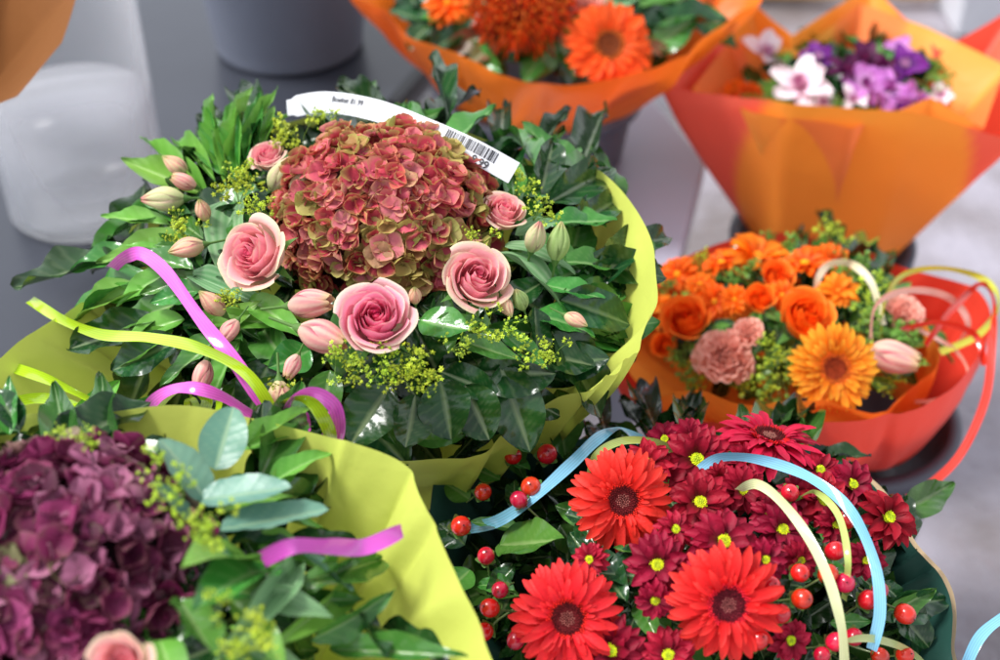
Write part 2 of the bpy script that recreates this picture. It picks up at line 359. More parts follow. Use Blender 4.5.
    def wrap(s,rim,col,off=.0,nfold=17,amp=.012,sharp=False,label=None,seed=0,nr=.03,pw=1.0,hp=1.0,name="wrapping_paper"):
        R=[]
        for q in rim:
            R.append(s.P(q[0],q[1],0,0)+cd*((q[2] if len(q)>2 else 0)+off))
        if sharp:
            pts=[]; m=len(R)
            for i in range(m):
                for k in range(12): pts.append(R[i].lerp(R[(i+1)%m],k/12))
        else: pts=catmull(R,16,True)
        n=len(pts); b=MB(); nv=30; c0=s.base
        for j in range(nv+1):
            v=j/nv
            for i,p in enumerate(pts):
                th=2*PI*i/n
                rad=(p-c0); rad.z=0
                if rad.length<1e-5: rad=Vector((1,0,0))
                rd=rad.normalized()
                if sharp:
                    def nkp(pp):
                        r_=pp-c0; r_.z=0; return c0+r_.normalized()*nr
                    m=len(R); i0=i//12; f=(i%12)/12; nk=nkp(R[i0]).lerp(nkp(R[(i0+1)%m]),f)
                else: nk=c0+rd*nr
                q=p.lerp(nk,v**hp); zz=p.z*(1-v**pw)+nk.z*v**pw; q.z=zz
                nn=(rd*.6+Vector((0,0,-.8))).normalized()
                big=noise.noise(Vector((p.x*7,p.y*7,seed+v*1.4)))*amp*1.3+noise.noise(Vector((p.x*25,p.y*25,seed+v*5)))*amp*.35
                if sharp:
                    q=q+nn*big*(1-v)*1.5
                else:
                    ph=th+.22*noise.noise(Vector((math.cos(th)*2,math.sin(th)*2,seed)))*2
                    x=nfold*ph/(2*PI); tri=2*abs(2*(x-math.floor(x+.5)))-1
                    x2=(nfold*2.3)*ph/(2*PI)+v*1.2; tri2=2*abs(2*(x2-math.floor(x2+.5)))-1
                    k=amp*(.35+1.3*math.sin(PI*min(1,v*1.1)))
                    q=q+nn*((tri*.7+tri2*.22)*k*(1-.5*v)+big*(1-v))
                b.v.append(q); b.c.append(col(th,v,p) if callable(col) else col)
        for j in range(nv):
            for i in range(n):
                a=j*n+i; c=j*n+(i+1)%n; b.f.append((a,c,c+n,a+n))
        o=obj(name,b.mesh("paper",M_paper),s.e,s.inv,label)
        return o
    def ribbon(s,pts,w,col,tw=None,lab=None,name="ribbon"):
        w*=.72
        P=[s.P(q[0],q[1],q[2] if len(q)>2 else .03) for q in pts]; C=catmull(P,14); n=len(C); b=MB(); ww=w/F*s.D0/2
        tw=tw or [0]*len(P); fn=Vector((0,-.70,.71)); pr=None; nc=10
        for i,p in enumerate(C):
            t=(C[min(i+1,n-1)]-C[max(i-1,0)]).normalized(); f=i/14; k=min(int(f),len(tw)-2); a=tw[k]+(tw[k+1]-tw[k])*(f-k)+.45*math.sin(f*2.1+w)
            sd=t.cross(fn)
            if sd.length<.2 and pr: sd=pr
            sd.normalize()
            if pr and sd.dot(pr)<0: sd=-sd
            pr=sd; sd=Matrix.Rotation(a,3,t)@sd; nm=t.cross(sd)
            for j in range(nc+1):
                q=(j-nc/2)/(nc/2); b.v.append(p+sd*ww*q+nm*ww*(.05*(j%2)-.12*q*q)); b.c.append(mul(col,(.80,1.08)[j%2]))
        for i in range(n-1):
            for j in range(nc):
                a=i*(nc+1)+j; b.f.append((a,a+1,a+nc+2,a+nc+1))
        return obj(name,b.mesh("ribbon",M_ribbon),s.e,s.inv,lab)
    def curl(s,x,y,x1,y1,r,turns,w,col,lift=.03):
        a=s.P(x,y,lift); c=s.P(x1,y1,lift); ax=(c-a); L=ax.length; ax.normalize(); u=ax.cross(Vector((0,-.7,.7))).normalized(); v=ax.cross(u); rr=r/F*s.D0; n=int(turns*22); b=MB(); ww=w/F*s.D0/2
        for i in range(n+1):
            t=i/n; q=2*PI*turns*t; k=rr*(1-.35*t); p=a+ax*L*t+u*k*math.cos(q)+v*k*math.sin(q)
            for j in (-1,0,1): b.v.append(p+ax*ww*j); b.c.append(mul(col,.85 if j else 1.05))
        for i in range(n):
            for j in (0,1):
                k=i*3+j; b.f.append((k,k+1,k+4,k+3))
        return obj("ribbon",b.mesh("ribbon",M_ribbon),s.e,s.inv)
LIME=hx('cfda66')
def limecol(th,v,p): return mix(LIME,hx('b8c650'),v*.8)
# ================================================================ MAIN BOUQUET
B=Bq("bouquet","lime wrapped bouquet with red hydrangea and pink roses",375,275,270,175,1.0,.8,.085,(-.09,.84,.42))
B.wrap([(95,280),(45,318),(-5,352),(-60,410),(-10,445),(80,437),(170,440),(280,447),(390,470),(480,455),(560,402,-.02),(606,372,-.05),(640,328,-.07),(650,250,-.06),(600,172,-.03),(548,162),(450,125),(300,115),(160,180)],limecol,.02,23,.010,label="crumpled lime green wrapping paper",seed=3,hp=1.2)
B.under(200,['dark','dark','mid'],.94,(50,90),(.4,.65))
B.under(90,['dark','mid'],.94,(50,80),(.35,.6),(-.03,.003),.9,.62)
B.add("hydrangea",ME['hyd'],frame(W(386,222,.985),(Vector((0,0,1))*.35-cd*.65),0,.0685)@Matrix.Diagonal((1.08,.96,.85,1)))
B.fl("rose",ME['rose2'],258,256,37,lift=.03,jit=.05,dirn=Vector((-.45,-.55,.62)),label="half open pale pink rose facing sideways")
for x,y,r,m in ((376,320,40,'rose'),(475,280,35,'rose2'),(502,214,24,'rose2'),(268,158,19,'rose2')):
    B.fl("rose",ME[m],x,y,r,.35 if r>30 else .2,.03 if r>30 else .01,.08)
for q in ((2,165,199,42,-1,.05),(0,176,166,30,-.8,-.6),(0,203,211,26,-.2,-1,.8),(2,280,176,40,.5,-.8),(2,300,186,34,.2,-1,.6),(0,188,248,36,-1,.25),(1,308,304,46,1,-.1),(1,320,336,52,1,.35),(2,535,238,36,.3,-1,.8),(3,558,243,40,.15,-1,.3),(3,520,300,28,-.4,-1,1),(0,213,304,34,-.7,-.7),(1,203,374,32,-.2,1),(0,575,320,26,.8,.4),(0,506,306,24,.4,.8),(0,280,400,44,.1,.9),(1,293,365,26,-.3,.7),(0,415,296,22,0,-1,1),(1,185,182,26,-.7,-.3),(1,230,330,28,-.4,.6)):
    B.bud(*q[:6],up=q[6] if len(q)>6 else .3,lift=.028)
for x,y,r in ((236,190,28),(262,212,26),(186,227,24),(296,132,26),(325,124,20),(418,368,30),(382,366,28),(338,362,26),(488,326,26),(530,357,22),(482,242,22),(540,212,24),(520,186,20),(290,392,22),(400,378,24),(515,330,20),(240,170,18),(455,345,18),(555,350,20),(232,300,18),(405,360,22),(355,370,20),(285,140,20),(425,378,22),(180,235,18),(250,185,20)):
    B.fl("filler_sprig",random.choice(ME['spr']),x,y,r*.9,.3,.028,.4)
L=B.leaf
for q in (('mid',240,172,272,72,24),('bright',238,175,232,100,22),('mid',235,180,182,118,26),('bright',205,195,120,158,30),('mid',228,170,205,105,20),('bright',252,150,290,98,18),
 ('mid',185,208,62,236,26),('bright',195,235,95,262,28),('silver',232,196,222,272,42),('mid',150,275,42,312,36),('dark',120,260,15,290,36),('mid',130,250,70,270,30),
 ('bright',145,290,45,312,34),('mid',445,150,500,104,40),('dark',540,196,552,142,34),('dark',545,205,622,165,40),('mid',550,225,612,212,26),('silver',500,252,586,300,36),('silver',505,246,578,262,22),
 ('dark',585,262,668,275,40),('dark',600,285,642,225,34),('mid',560,262,632,262,30),('mid',545,285,605,300,30),('dark',560,300,635,322,44),('dark',550,330,612,415,56),('dark',500,365,530,452,56),
 ('dark',440,380,455,438,54),('dark',390,385,350,446,54),('dark',465,385,490,440,50),('mid',420,320,470,335,40),('dark',415,395,408,448,46),('mid',310,350,270,372,38),('silver',188,274,262,300,24),('bright',196,320,282,318,20),
 ('mid',230,330,160,385,30),('dark',180,340,110,372,42),('dark',160,320,70,350,40),('bright',240,340,200,420,30),('mid',460,340,520,362,24),('mid',500,330,545,372,24),('dark',270,360,245,420,46),('mid',330,370,320,430,36),
 ('bright',120,380,52,440,22),('mid',90,430,160,395,16),('silver',515,235,560,215,18),('mid',200,290,150,300,30),('bright',175,270,110,300,26),('mid',430,335,480,318,30),('bright',250,300,300,330,30),('bright',215,340,250,300,30),
 ('bright',215,180,160,110,20),('bright',225,185,252,85,18),('bright',210,200,140,135,18),('mid',245,165,262,95,20),('bright',170,225,100,215,20),('bright',222,175,212,92,16),('bright',240,160,278,85,16),('bright',262,150,275,105,14)): L(*q)
B.scatter(24,['dark','dark','mid'],.6,.86,(55,85),(.5,.7),jit=.8,arc=(-.6,2.2))
B.scatter(14,['bright','mid'],.6,.84,(50,80),(.28,.42),(-.01,0),(0,.03),(2.5,4.1))
PK=hx('e45ed0'); LM=hx('b0d428')
B.ribbon([(112,268,.01),(124,258,.035),(142,254,.045),(168,274,.05),(203,322,.045),(235,362,.04),(262,402,.035),(285,436,.03),(300,452,.0)],18,PK,[.9,.7,.5,0,.1,.2,.3,.8,.5])
B.ribbon([(143,490,.0),(136,445,.05),(150,405,.06),(182,388,.07),(222,396,.06),(258,420,.05),(284,436,.04)],16,PK,[0,.9,.4,-.2,.3,.4,.5])
B.ribbon([(284,436,.04),(287,405,.07),(310,393,.07),(334,406,.06),(338,434,.05),(322,448,.03),(300,438,.03)],17,PK,[.2,1.2,.9,.2,-.4,-.8,-1])
B.ribbon([(30,300,.0),(60,318,.02),(100,334,.03),(150,338,.04),(200,348,.045),(245,372,.05),(272,410,.04),(282,440,.02)],15,LM,[0,.3,0,0,.3,.1,.6,.5])
B.ribbon([(150,450,.02),(155,410,.05),(185,388,.06),(207,400,.05),(195,425,.04),(175,452,.03)],15,LM,[.2,.7,1.3,.6,0,0])
B.ribbon([(150,432,.03),(110,415,.04),(75,405,.03),(35,398,.03),(-10,410,.03)],15,LM,[0,.5,.8,0,.2])
B.ribbon([(-5,362,.02),(50,380,.04),(95,402,.04),(150,432,.03)],15,LM,[0,.3,.6,.2])
B.ribbon([(270,428,.05),(284,402,.07),(310,401,.07),(328,428,.06),(332,452,.03)],16,LM,[.6,1.1,.7,.1,0])
B.ribbon([(160,432,.03),(205,446,.03),(250,430,.04),(285,437,.04)],13,PK,[.3,.1,.5,.2])
B.ribbon([(20,430,.02),(45,440,.03),(90,428,.035),(125,440,.02)],13,LM,[.3,.8,.5,.2])
B.curl(292,432,330,425,17,1.6,9,PK,.05); B.curl(180,415,215,405,14,1.4,8,LM,.05)
# price label
def build_label():
    P=[B.P(x,y,l) for x,y,l in ((287,108,.01),(325,102,.03),(375,110,.05),(425,129,.062),(472,150,.062),(514,173,.05))]
    C=catmull(P,20); n=len(C); acc=[0]
    for i in range(1,n): acc.append(acc[-1]+(C[i]-C[i-1]).length)
    tot=acc[-1]; wd=23/F*1.0; fn=Vector((0,-.75,.66))
    def at(s,t,h=0):
        s=max(0,min(tot-1e-6,s)); i=next(k for k in range(n-1) if acc[k+1]>=s); f=(s-acc[i])/(acc[i+1]-acc[i]); p=C[i].lerp(C[i+1],f)
        tt=(C[min(i+2,n-1)]-C[max(i-1,0)]).normalized(); nn=(fn-tt*fn.dot(tt)).normalized(); sd=nn.cross(tt)
        return p+sd*t+nn*h
    b=MB()
    def f(u,v):
        s=v*tot; t=u*wd/2*(1-.25*(v<.03)); return at(s,t)
    b.grid(f,2,50,hx('d6d8de'))
    lab=obj("price_label",b.mesh("price_label",M_card),B.e,B.inv,"curved white price label with barcode")
    k=MB(); ink=(.02,.02,.025)
    random.seed(5); s=tot*.74
    while s<tot*.93:
        w=random.choice((.0004,.0008,.0012)); o=len(k.v)
        for ss,t in ((s,-.0012),(s+w,-.0012),(s+w,.0068),(s,.0068)): k.v.append(at(ss,t,.0004)); k.c.append(ink)
        k.f.append((o,o+1,o+2,o+3)); s+=w+random.choice((.0005,.0008,.0011))
    obj("barcode",k.mesh("barcode",M_card,False),lab,Matrix.Identity(4))
    for txt,s0,t0,sz in (("Boeket 81.99",.19,.0006,.0064),("9.99",.86,-.0076,.0080)):
        cu2=bpy.data.curves.new("t",'FONT'); cu2.body=txt; cu2.size=sz; cu2.offset=.0001; to=bpy.data.objects.new("t",cu2); COL.objects.link(to)
        bpy.context.view_layer.update(); me=bpy.data.meshes.new_from_object(to.evaluated_get(bpy.context.evaluated_depsgraph_get())); bpy.data.objects.remove(to)
        q=MB(); q.f=[tuple(p.vertices) for p in me.polygons]
        for v in me.vertices: q.v.append(at(tot*s0+v.co.x,t0+v.co.y,.0005)); q.c.append(ink)
        obj("lettering",q.mesh("lettering",M_card,False),lab,Matrix.Identity(4))
build_label(); random.seed(100)
# ================================================================ FRONT PURPLE HYDRANGEA BOUQUET
B2=Bq("bouquet","lime wrapped bouquet with dark purple hydrangea and eucalyptus",110,570,200,170,.73,.7,.05,(-.19,.50,.47))
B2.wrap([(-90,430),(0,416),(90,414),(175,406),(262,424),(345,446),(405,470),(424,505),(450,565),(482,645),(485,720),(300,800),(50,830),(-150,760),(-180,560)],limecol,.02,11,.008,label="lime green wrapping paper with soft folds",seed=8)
B2.under(110,['dark','mid'],.95,(60,110),(.35,.6),(-.05,-.02))
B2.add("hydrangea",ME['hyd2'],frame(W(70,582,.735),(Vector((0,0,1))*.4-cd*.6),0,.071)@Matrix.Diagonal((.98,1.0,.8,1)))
B2.fl("rose",ME['rose2'],122,664,32,.4,.03)
L=B2.leaf
for q in (('euc',205,500,165,435,50),('euc',215,470,235,405,48),('euc',200,500,292,490,44),('euc',220,530,330,512,40),('bright',250,560,190,545,60),('mid',270,570,200,580,60),('euc',290,545,350,590,36),('bright',230,600,290,660,34),
 ('silver',300,560,240,640,30),('bright',350,580,300,640,28),('mid',380,560,300,585,26),('mid',310,640,400,600,30),('mid',330,650,470,655,30),('dark',380,630,450,662,28),('dark',350,610,385,660,30),('silver',250,595,330,610,30),
 ('mid',180,600,210,660,50),('bright',160,640,180,700,40),('dark',20,430,-5,385,30),('mid',10,435,12,375,24),('mid',290,600,360,560,28),('silver',225,640,330,690,36),('euc',185,520,150,480,36),('bright',310,585,340,540,22)):
    L(*q,-.01,.03)
B2.scatter(34,['mid','dark','bright','bright'],.6,.95,(60,100),(.25,.4),arc=(-.9,1.6),l1=(-.01,.02))
for x,y,r in ((175,492,28),(210,525,30),(245,640,30),(152,462,18),(250,655,28),(195,530,20),(88,440,16),(60,436,14),(215,605,18)):
    B2.fl("filler_sprig",random.choice(ME['spr']),x,y,r,.3,.035,.4)
B2.ribbon([(262,560,.0),(292,546,.03),(330,546,.035),(365,547,.035),(402,530,.04)],24,PK,[.6,.2,.1,.2,.5])
# ================================================================ RED BOUQUET
B3=Bq("bouquet","dark green wrapped bouquet with red gerberas and berries",690,560,235,135,.93,.75,.07,(.125,.66,.36))
rim=[(432,475),(500,450),(600,440),(700,440),(800,445),(870,480),(915,545),(952,590),(958,650),(940,730),(700,800),(480,740),(436,600)]
B3.wrap(rim,lambda th,v,p:mix((.02,.07,.055),(.008,.03,.02),v),.01,13,.010,label="dark green wrapping paper",seed=12)
B3.wrap([(x+(14 if x>850 else -2),y+(4 if x>850 else 10)) for x,y in rim],hx('d6bb96'),.03,13,.008,label="brown kraft paper",seed=12)
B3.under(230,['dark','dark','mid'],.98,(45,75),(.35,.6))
for x,y,r,m,f in ((622,500,53,'gred',.95),(567,618,57,'gred',.9),(727,603,60,'gred',.95),(768,442,54,'gdk',.05)):
    B3.fl("gerbera",ME[m],x,y,r,f,.04,.08)
for x,y,r in ((697,460,38),(700,503,36),(723,543,39),(658,565,35),(648,465,28),(612,650,36),(782,530,32),(742,490,28),(822,500,32),(888,518,34),(852,485,28),(668,655,30),(770,515,22),(690,440,26),(665,440,22),(790,640,24),(866,560,22),(800,495,24),(835,525,22),(765,560,24),(675,530,22),(745,460,24),(655,600,22),(720,480,20),(690,580,20),(800,560,22),(590,560,20),(820,470,22)):
    B3.fl("chrysanthemum",ME[random.choice(('mum','mum2'))],x,y,r,.65,.03,.25)
for x,y in ((483,492),(519,500),(531,487),(547,454),(461,526),(486,556),(513,456),(484,632),(835,551),(800,573),(781,614),(802,599),(836,642),(854,637),(880,656),(905,614),(790,493),(828,574),(846,520),(868,600),(770,586),(490,608),(516,640),(822,655),(905,655),(758,640),(845,583),(880,590),(500,590)):
    B3.fl("hypericum_berry",random.choice(ME['berry']),x,y,U(8,10),.5,.04,.7)
L=B3.leaf
for q in (('mid',500,545,562,545,48),('dark',870,610,955,598,34),('dark',560,470,590,450,30),('mid',880,620,935,585,24),('mid',470,570,440,600,36),('mid',520,530,470,520,22),('mid',530,470,500,455,18),('dark',890,600,930,650,40),('mid',800,560,850,575,24),('dark',590,560,620,590,40),('mid',640,600,655,640,24),('dark',910,640,950,660,30),('mid',470,500,445,480,24),('mid',500,480,470,465,22),('dark',465,545,440,520,30)): L(*q,-.005,.02)
B3.scatter(70,['dark','dark','mid'],.1,.85,(35,55),(.4,.6),(-.01,.005),(-.0,.012),jit=1.4)
BL=hx('82c4e4')
B3.ribbon([(700,470,.03),(722,457,.05),(762,460,.06),(810,478,.06),(850,510,.06),(874,560,.06),(880,610,.055),(872,650,.05)],15,BL,[.2,.5,.2,0,.3,.5,.7,.6])
B3.ribbon([(640,440,.02),(618,429,.04),(596,440,.05),(572,463,.045),(537,495,.035),(500,520,.02),(470,528,.0)],17,BL,[.3,.9,.3,0,.2,.4,.5])
B3.ribbon([(586,480,.02),(596,455,.05),(622,441,.055),(655,442,.05),(680,455,.02)],11,hx('bcd070'),[.9,.6,.3,0,0])
B3.ribbon([(738,490,.04),(756,484,.06),(778,498,.065),(805,532,.065),(828,578,.065),(842,628,.06),(845,670,.055)],13,hx('dee4ac'),[1,.6,.3,.1,.4,.5,.3])
B3.ribbon([(795,500,.03),(815,492,.05),(838,515,.06),(848,560,.06),(844,600,.02)],9,hx('bcd070'),[1,.6,.5,.5,.6])
B3.ribbon([(830,655,.03),(850,640,.05),(880,640,.05),(915,655,.04),(945,690,.03)],10,hx('ccd890'),[.9,.6,.5,.5,.6])
B3.ribbon([(1030,606,.02),(1000,620,.03),(978,640,.03),(962,675,.02)],16,BL,[.3,.4,.3,.5])
# ================================================================ ORANGE BOUQUET
B4=Bq("bouquet","coral red wrapped bouquet with orange roses and daisies",795,316,138,74,1.27,1.0,.06,(.345,1.03,.335))
def c4(th,v,p): return mix(hx('f04c38'),hx('d03a2a'),v)
B4.wrap([(604,350,-.05),(636,298,-.02),(690,255),(770,232),(850,240),(920,268),(985,288),(996,322,-.02),(965,366,-.05),(905,404,-.07),(850,416,-.09),(790,422,-.11),(715,420,-.12),(645,400,-.10)],c4,.03,9,.006,label="coral red wrapping paper",seed=21,nr=.075,hp=1.9)
B4.wrap([(618,352,-.05),(650,300),(700,262),(770,245),(850,250),(905,285),(930,320),(938,355,-.02),(905,386,-.03),(860,408,-.06),(800,396,-.08),(740,400,-.10),(685,384,-.10),(645,392,-.09)],lambda th,v,p:hx('fa9a38'),.02,9,.007,label="orange inner wrapping paper",seed=25,nr=.06,hp=1.3)
B4.under(120,['mid','dark','bright'],.92,(32,54),(.35,.55),(-.05,-.02),.8)
for x,y,r in ((686,322,31),(804,318,35),(776,278,22),(664,345,16),(760,300,20)): B4.fl("rose",ME['roseo'],x,y,r,.5,.025)
B4.fl("gerbera",ME['gor'],833,368,45,.9,.045,.05)
for x,y,r in ((723,356,36),(905,313,27),(748,332,20),(738,366,20)): B4.fl("carnation",ME['car'],x,y,r,.4,.02)
for x,y,r in ((757,258,38),(805,265,30),(652,312,28),(678,275,24),(714,302,24),(722,264,24),(830,264,26),(838,292,24),(735,300,18),(782,296,20),(700,285,18)):
    B4.fl("orange_daisy",ME[random.choice(('dor','dor2'))],x,y,r,.35,.018,.3)
for x,y,r in ((862,302,26),(700,265,20),(782,384,26),(690,367,22),(830,237,22),(760,380,24),(868,330,24),(790,365,20),(850,270,22),(745,275,18),(700,376,18),(880,290,20),(770,350,20),(895,345,22),(885,375,22),(905,360,18),(870,355,18),(900,332,18),(780,245,18),(660,290,16)):
    B4.fl("filler_sprig",random.choice(ME['sprg']+ME['spr'][:1]),x,y,r,.3,.015,.4)
B4.bud(1,890,356,52,.9,.25,lift=.03)
for q in (('mid',880,370,920,372,16),('bright',870,380,898,388,14),('mid',890,345,925,340,16),('dark',895,360,922,355,18)): B4.leaf(*q)
B4.scatter(34,['mid','bright','dark'],.4,.78,(26,40),(.35,.5),(-.01,0),(0,.015))
B4.ribbon([(815,300,.0),(818,278,.03),(830,264,.05),(852,264,.05),(872,285,.05),(882,325,.02)],11,hx('efe4c0'),[.2,.7,.9,.3,0,.3])
B4.ribbon([(880,340,.0),(885,300,.05),(905,274,.07),(945,268,.08),(985,280,.08),(998,305,.07),(978,335,.05),(940,352,.02)],10,hx('d0d448'),[.2,.9,1.2,.8,.3,-.4,-.3,0])
B4.ribbon([(870,345,.02),(876,305,.06),(910,290,.07),(950,298,.06),(968,325,.04),(950,350,.01)],10,hx('f8b8a8'),[.2,.9,1.1,.2,-.5,-.8])
B4.ribbon([(925,345,.02),(950,312,.06),(980,284,.08),(994,300,.07),(992,345,.06),(985,400,.04),(960,455,.03),(925,488,.02),(898,502,.02)],11,hx('e43a28'),[.2,.6,1.2,1.2,.9,.5,.2,.1,0])
B4.ribbon([(920,330,.02),(955,350,.03),(968,375,.03),(945,398,.02),(915,402,.0)],6,hx('f8c8b4'),[.2,.6,1,.9,.5])
B4.ribbon([(900,330,.03),(940,322,.06),(975,335,.06),(985,365,.05)],9,hx('e43a28'),[.2,.6,1,.9])
# ================================================================ TOP ORANGE BOUQUET
B5=Bq("bouquet","orange wrapped bouquet with pincushion flower and gerbera",555,10,160,62,1.55,1.0,.05,(.05,1.47,.455))
def c5(th,v,p): return mix(mix(hx('fb8424'),hx('f46820'),.5+.5*math.sin(th*3)),hx('e88828'),sm(.4,1,v)*.5)
B5.wrap([(345,-12,-.02),(382,10,-.03),(418,44,-.05),(470,72,-.07),(540,92,-.08),(612,88,-.08),(682,62,-.06),(735,18,-.03),(765,-20),(700,-95),(555,-120),(410,-90)],c5,.02,9,.008,label="shiny orange wrapping paper",seed=31,nr=.10,pw=1.0,hp=1.3)
B5.under(80,['dark','mid'],.9,(40,70),(.35,.55),(-.05,-.02))
B5.fl("pincushion_flower",ME['pin'],522,10,54,.5,.02)
B5.fl("gerbera",ME['gor2'],608,46,46,.7,.03,.05)
B5.fl("orange_daisy",ME['dor'],448,4,28,.3,.01); B5.fl("carnation",ME['car'],590,0,22,.3,.02)
for q in (('dark',430,25,405,45,26),('mid',470,45,500,75,26),('dark',560,60,600,82,30),('mid',650,50,700,20,32),('dark',640,30,735,10,34),('mid',540,60,520,82,24),('red',500,40,470,62,26),('mid',590,70,640,78,26),('bright',565,45,580,15,20),('silver',575,60,562,35,20),('dark',420,20,390,10,30),('silver',600,10,640,-10,24)):
    B5.leaf(*q,-.005,.02)
B5.scatter(36,['dark','mid','red'],.3,.8,(36,60),(.35,.5),(-.01,0),(0,.02))
# ================================================================ TOP RIGHT BOUQUET
B6=Bq("bouquet","coral and orange wrapped bouquet with purple and white flowers",848,82,95,38,1.60,.95,.03,(.378,1.35,.335))
def c6(th,v,p):
    x=p.x
    return mix(hx('f5664e'),hx('fb9a38'),sm(.275,.29,x+.10*v)*(1-sm(.475,.49,x-.12*v)))
B6.wrap([(655,92,-.05),(752,-4,.02),(792,36,.0),(872,-16,.0),(940,52,.0),(1008,14,-.02),(1050,90,-.05),(985,150,-.09),(880,128,-.12),(770,120,-.11)],c6,.0,4,.004,sharp=True,label="coral and orange pointed wrapping paper",seed=41,nr=.085,hp=1.1)
B6.wrap([(690,92,-.02),(730,40),(800,52,.0),(860,4,.0),(925,30,-.01),(1000,70,-.02),(960,138,-.07),(905,112,-.09),(830,140,-.09),(740,124,-.08)],lambda th,v,p:mix(hx('fdab48'),hx('f88c48'),sm(0,.3,math.sin(th*4))),-.005,4,.003,sharp=True,label="orange inner wrapping paper",seed=45,nr=.06,hp=1.1)
B6.under(70,['dark','mid'],.95,(26,45),(.35,.55),(-.03,-.01))
for m,x,y,r in (('orw',764,54,28),('orw',802,86,36),('ord',846,74,24),('orl',886,90,30),('orp',905,66,24),('ord',866,60,22),('orw',940,96,16),('orp',818,58,20),('orl',915,104,26),('orw',852,100,18),('orl',865,84,24),('orp',892,108,18),('ord',882,72,18),('orw',822,102,16),('orl',900,48,16)):
    B6.fl("orchid",ME[m],x,y,r,.5,.012,.4)
for x,y,r in ((748,96,18),(735,90,14)): B6.fl("orange_daisy",ME['dor'],x,y,r,.4,.01)
for x,y in ((760,104),(925,116),(940,84),(775,88),(840,112)): B6.fl("filler_sprig",ME['sprg'][0],x,y,16,.3,.01)
B6.scatter(28,['mid','dark','bright'],.5,.9,(20,34),(.35,.5),(-.01,0),(0,.01))
# ---------------------------------------------------------------- buckets & things
def bucket(x,y,z0,z1,r1,r0,col,label):
    b=MB(); t=.004; h=z1-z0
    prof=[(.0001,0),(r0,0),(r0,.004)]+[(r0+(r1-r0)*k/8,h*k/8) for k in range(1,8)]+[(r1,h-.02),(r1+.007,h-.019),(r1+.008,h-.002),(r1+.004,h),(r1-t,h),(r0-t,.008),(.0001,.008)]
    b.lathe(prof,48,col)
    o=obj("flower_bucket",b.mesh("flower_bucket",M_plast),None,T(x,y,z0),label,"bucket",group="buckets for flowers"); return o
DK=hx('3a3d4a')
bucket(-.09,.84,0,.43,.11,.08,DK,"dark grey plastic bucket under hydrangea bouquet")
bucket(-.19,.50,0,.48,.10,.075,DK,"dark grey plastic bucket under purple bouquet")
bucket(.125,.66,0,.37,.10,.075,DK,"dark grey plastic bucket under red bouquet")
bucket(.345,1.03,0,.345,.10,.075,hx('4e4e5a'),"dark grey plastic bucket under orange bouquet")
bucket(.045,1.47,.384,.475,.118,.104,hx('5a5d6a'),"grey plastic bucket on a low pale bench")
bucket(.378,1.35,0,.335,.10,.08,hx('34384c'),"dark blue plastic bucket beside the bench")
p=G(283,72,.40); 
bucket(p.x,p.y+.08,.404,.64,.125,.098,hx('6c7180'),"empty blue grey plastic flower bucket on table")
# glass vase
def glassy(name,fac,col,rough,edge):
    m=bpy.data.materials.new(name); m.use_nodes=True; nt=m.node_tree; p=nt.nodes['Principled BSDF']; out=nt.nodes['Material Output']
    p.inputs['Base Color'].default_value=(*col,1); p.inputs['Roughness'].default_value=rough
    t=nt.nodes.new('ShaderNodeBsdfTransparent'); mx=nt.nodes.new('ShaderNodeMixShader'); lw=nt.nodes.new('ShaderNodeLayerWeight'); lw.inputs[0].default_value=.12
    ma=nt.nodes.new('ShaderNodeMath'); ma.operation='MULTIPLY_ADD'; ma.inputs[1].default_value=edge; ma.inputs[2].default_value=fac; ma.use_clamp=True
    nt.links.new(lw.outputs['Facing'],ma.inputs[0]); nt.links.new(ma.outputs[0],mx.inputs[0]); nt.links.new(t.outputs[0],mx.inputs[1]); nt.links.new(p.outputs[0],mx.inputs[2]); nt.links.new(mx.outputs[0],out.inputs['Surface']); return m
MG=glassy("clear_glass",.035,(.85,.87,.92),.06,.95); MWt=glassy("frosted_glass",.24,(.85,.85,.92),.15,.5)
p=G(76,240,.40); b=MB(); r=.088
b.lathe([(.0001,0),(r-.004,0),(r,.005),(r,.34),(r-.002,.343),(r-.004,.34),(r-.004,.012),(.0001,.012)],64,(1,1,1))
vs=obj("glass_vase",b.mesh("glass_vase",MG),None,T(p.x,p.y+r*.8,.404),"tall clear glass cylinder vase on dark table","vase")
b=MB(); b.lathe([(.0001,.013),(r-.006,.013),(r-.006,.13),(.0001,.13)],64,(1,1,1)); obj("water",b.mesh("water",MWt),vs,Matrix.Identity(4))
# tables
def slab(name,pts,z,t,col,rough,label,cat,legs):
    m=surf(name+"_surface",rough,0,.5,vary=.12,vscale=6,hue=0,bump=.1,bscale=30)
    b=MB(); n=len(pts)
    for zz in (z,z-t):
        for q in pts: b.v.append(Vector((q[0],q[1],zz))); b.c.append(col)
    b.f.append(tuple(range(n))); b.f.append(tuple(range(2*n-1,n-1,-1)))
    for i in range(n): b.f.append((i,n+i,n+(i+1)%n,(i+1)%n))
    c=Vector((sum(q[0] for q in pts)/n,sum(q[1] for q in pts)/n,0)); e=topempty(name,c,label,cat)
    o=obj("table_top",b.mesh(name+"_top",m,False),e,T(*(-c))); md=o.modifiers.new("bevel",'BEVEL'); md.width=.004; md.segments=2
    for q in legs:
        k=MB(); k.box((q[0],q[1],(z-t)/2),(.035,.035,z-t),mul(col,.8)); obj("leg",k.mesh("leg",m,False),e,T(*(-c)))
    return e,c
def g2(x,y,z): q=G(x,y,z); return (q.x,q.y)
e1=g2(392,112,.40); e2=g2(455,40,.40)
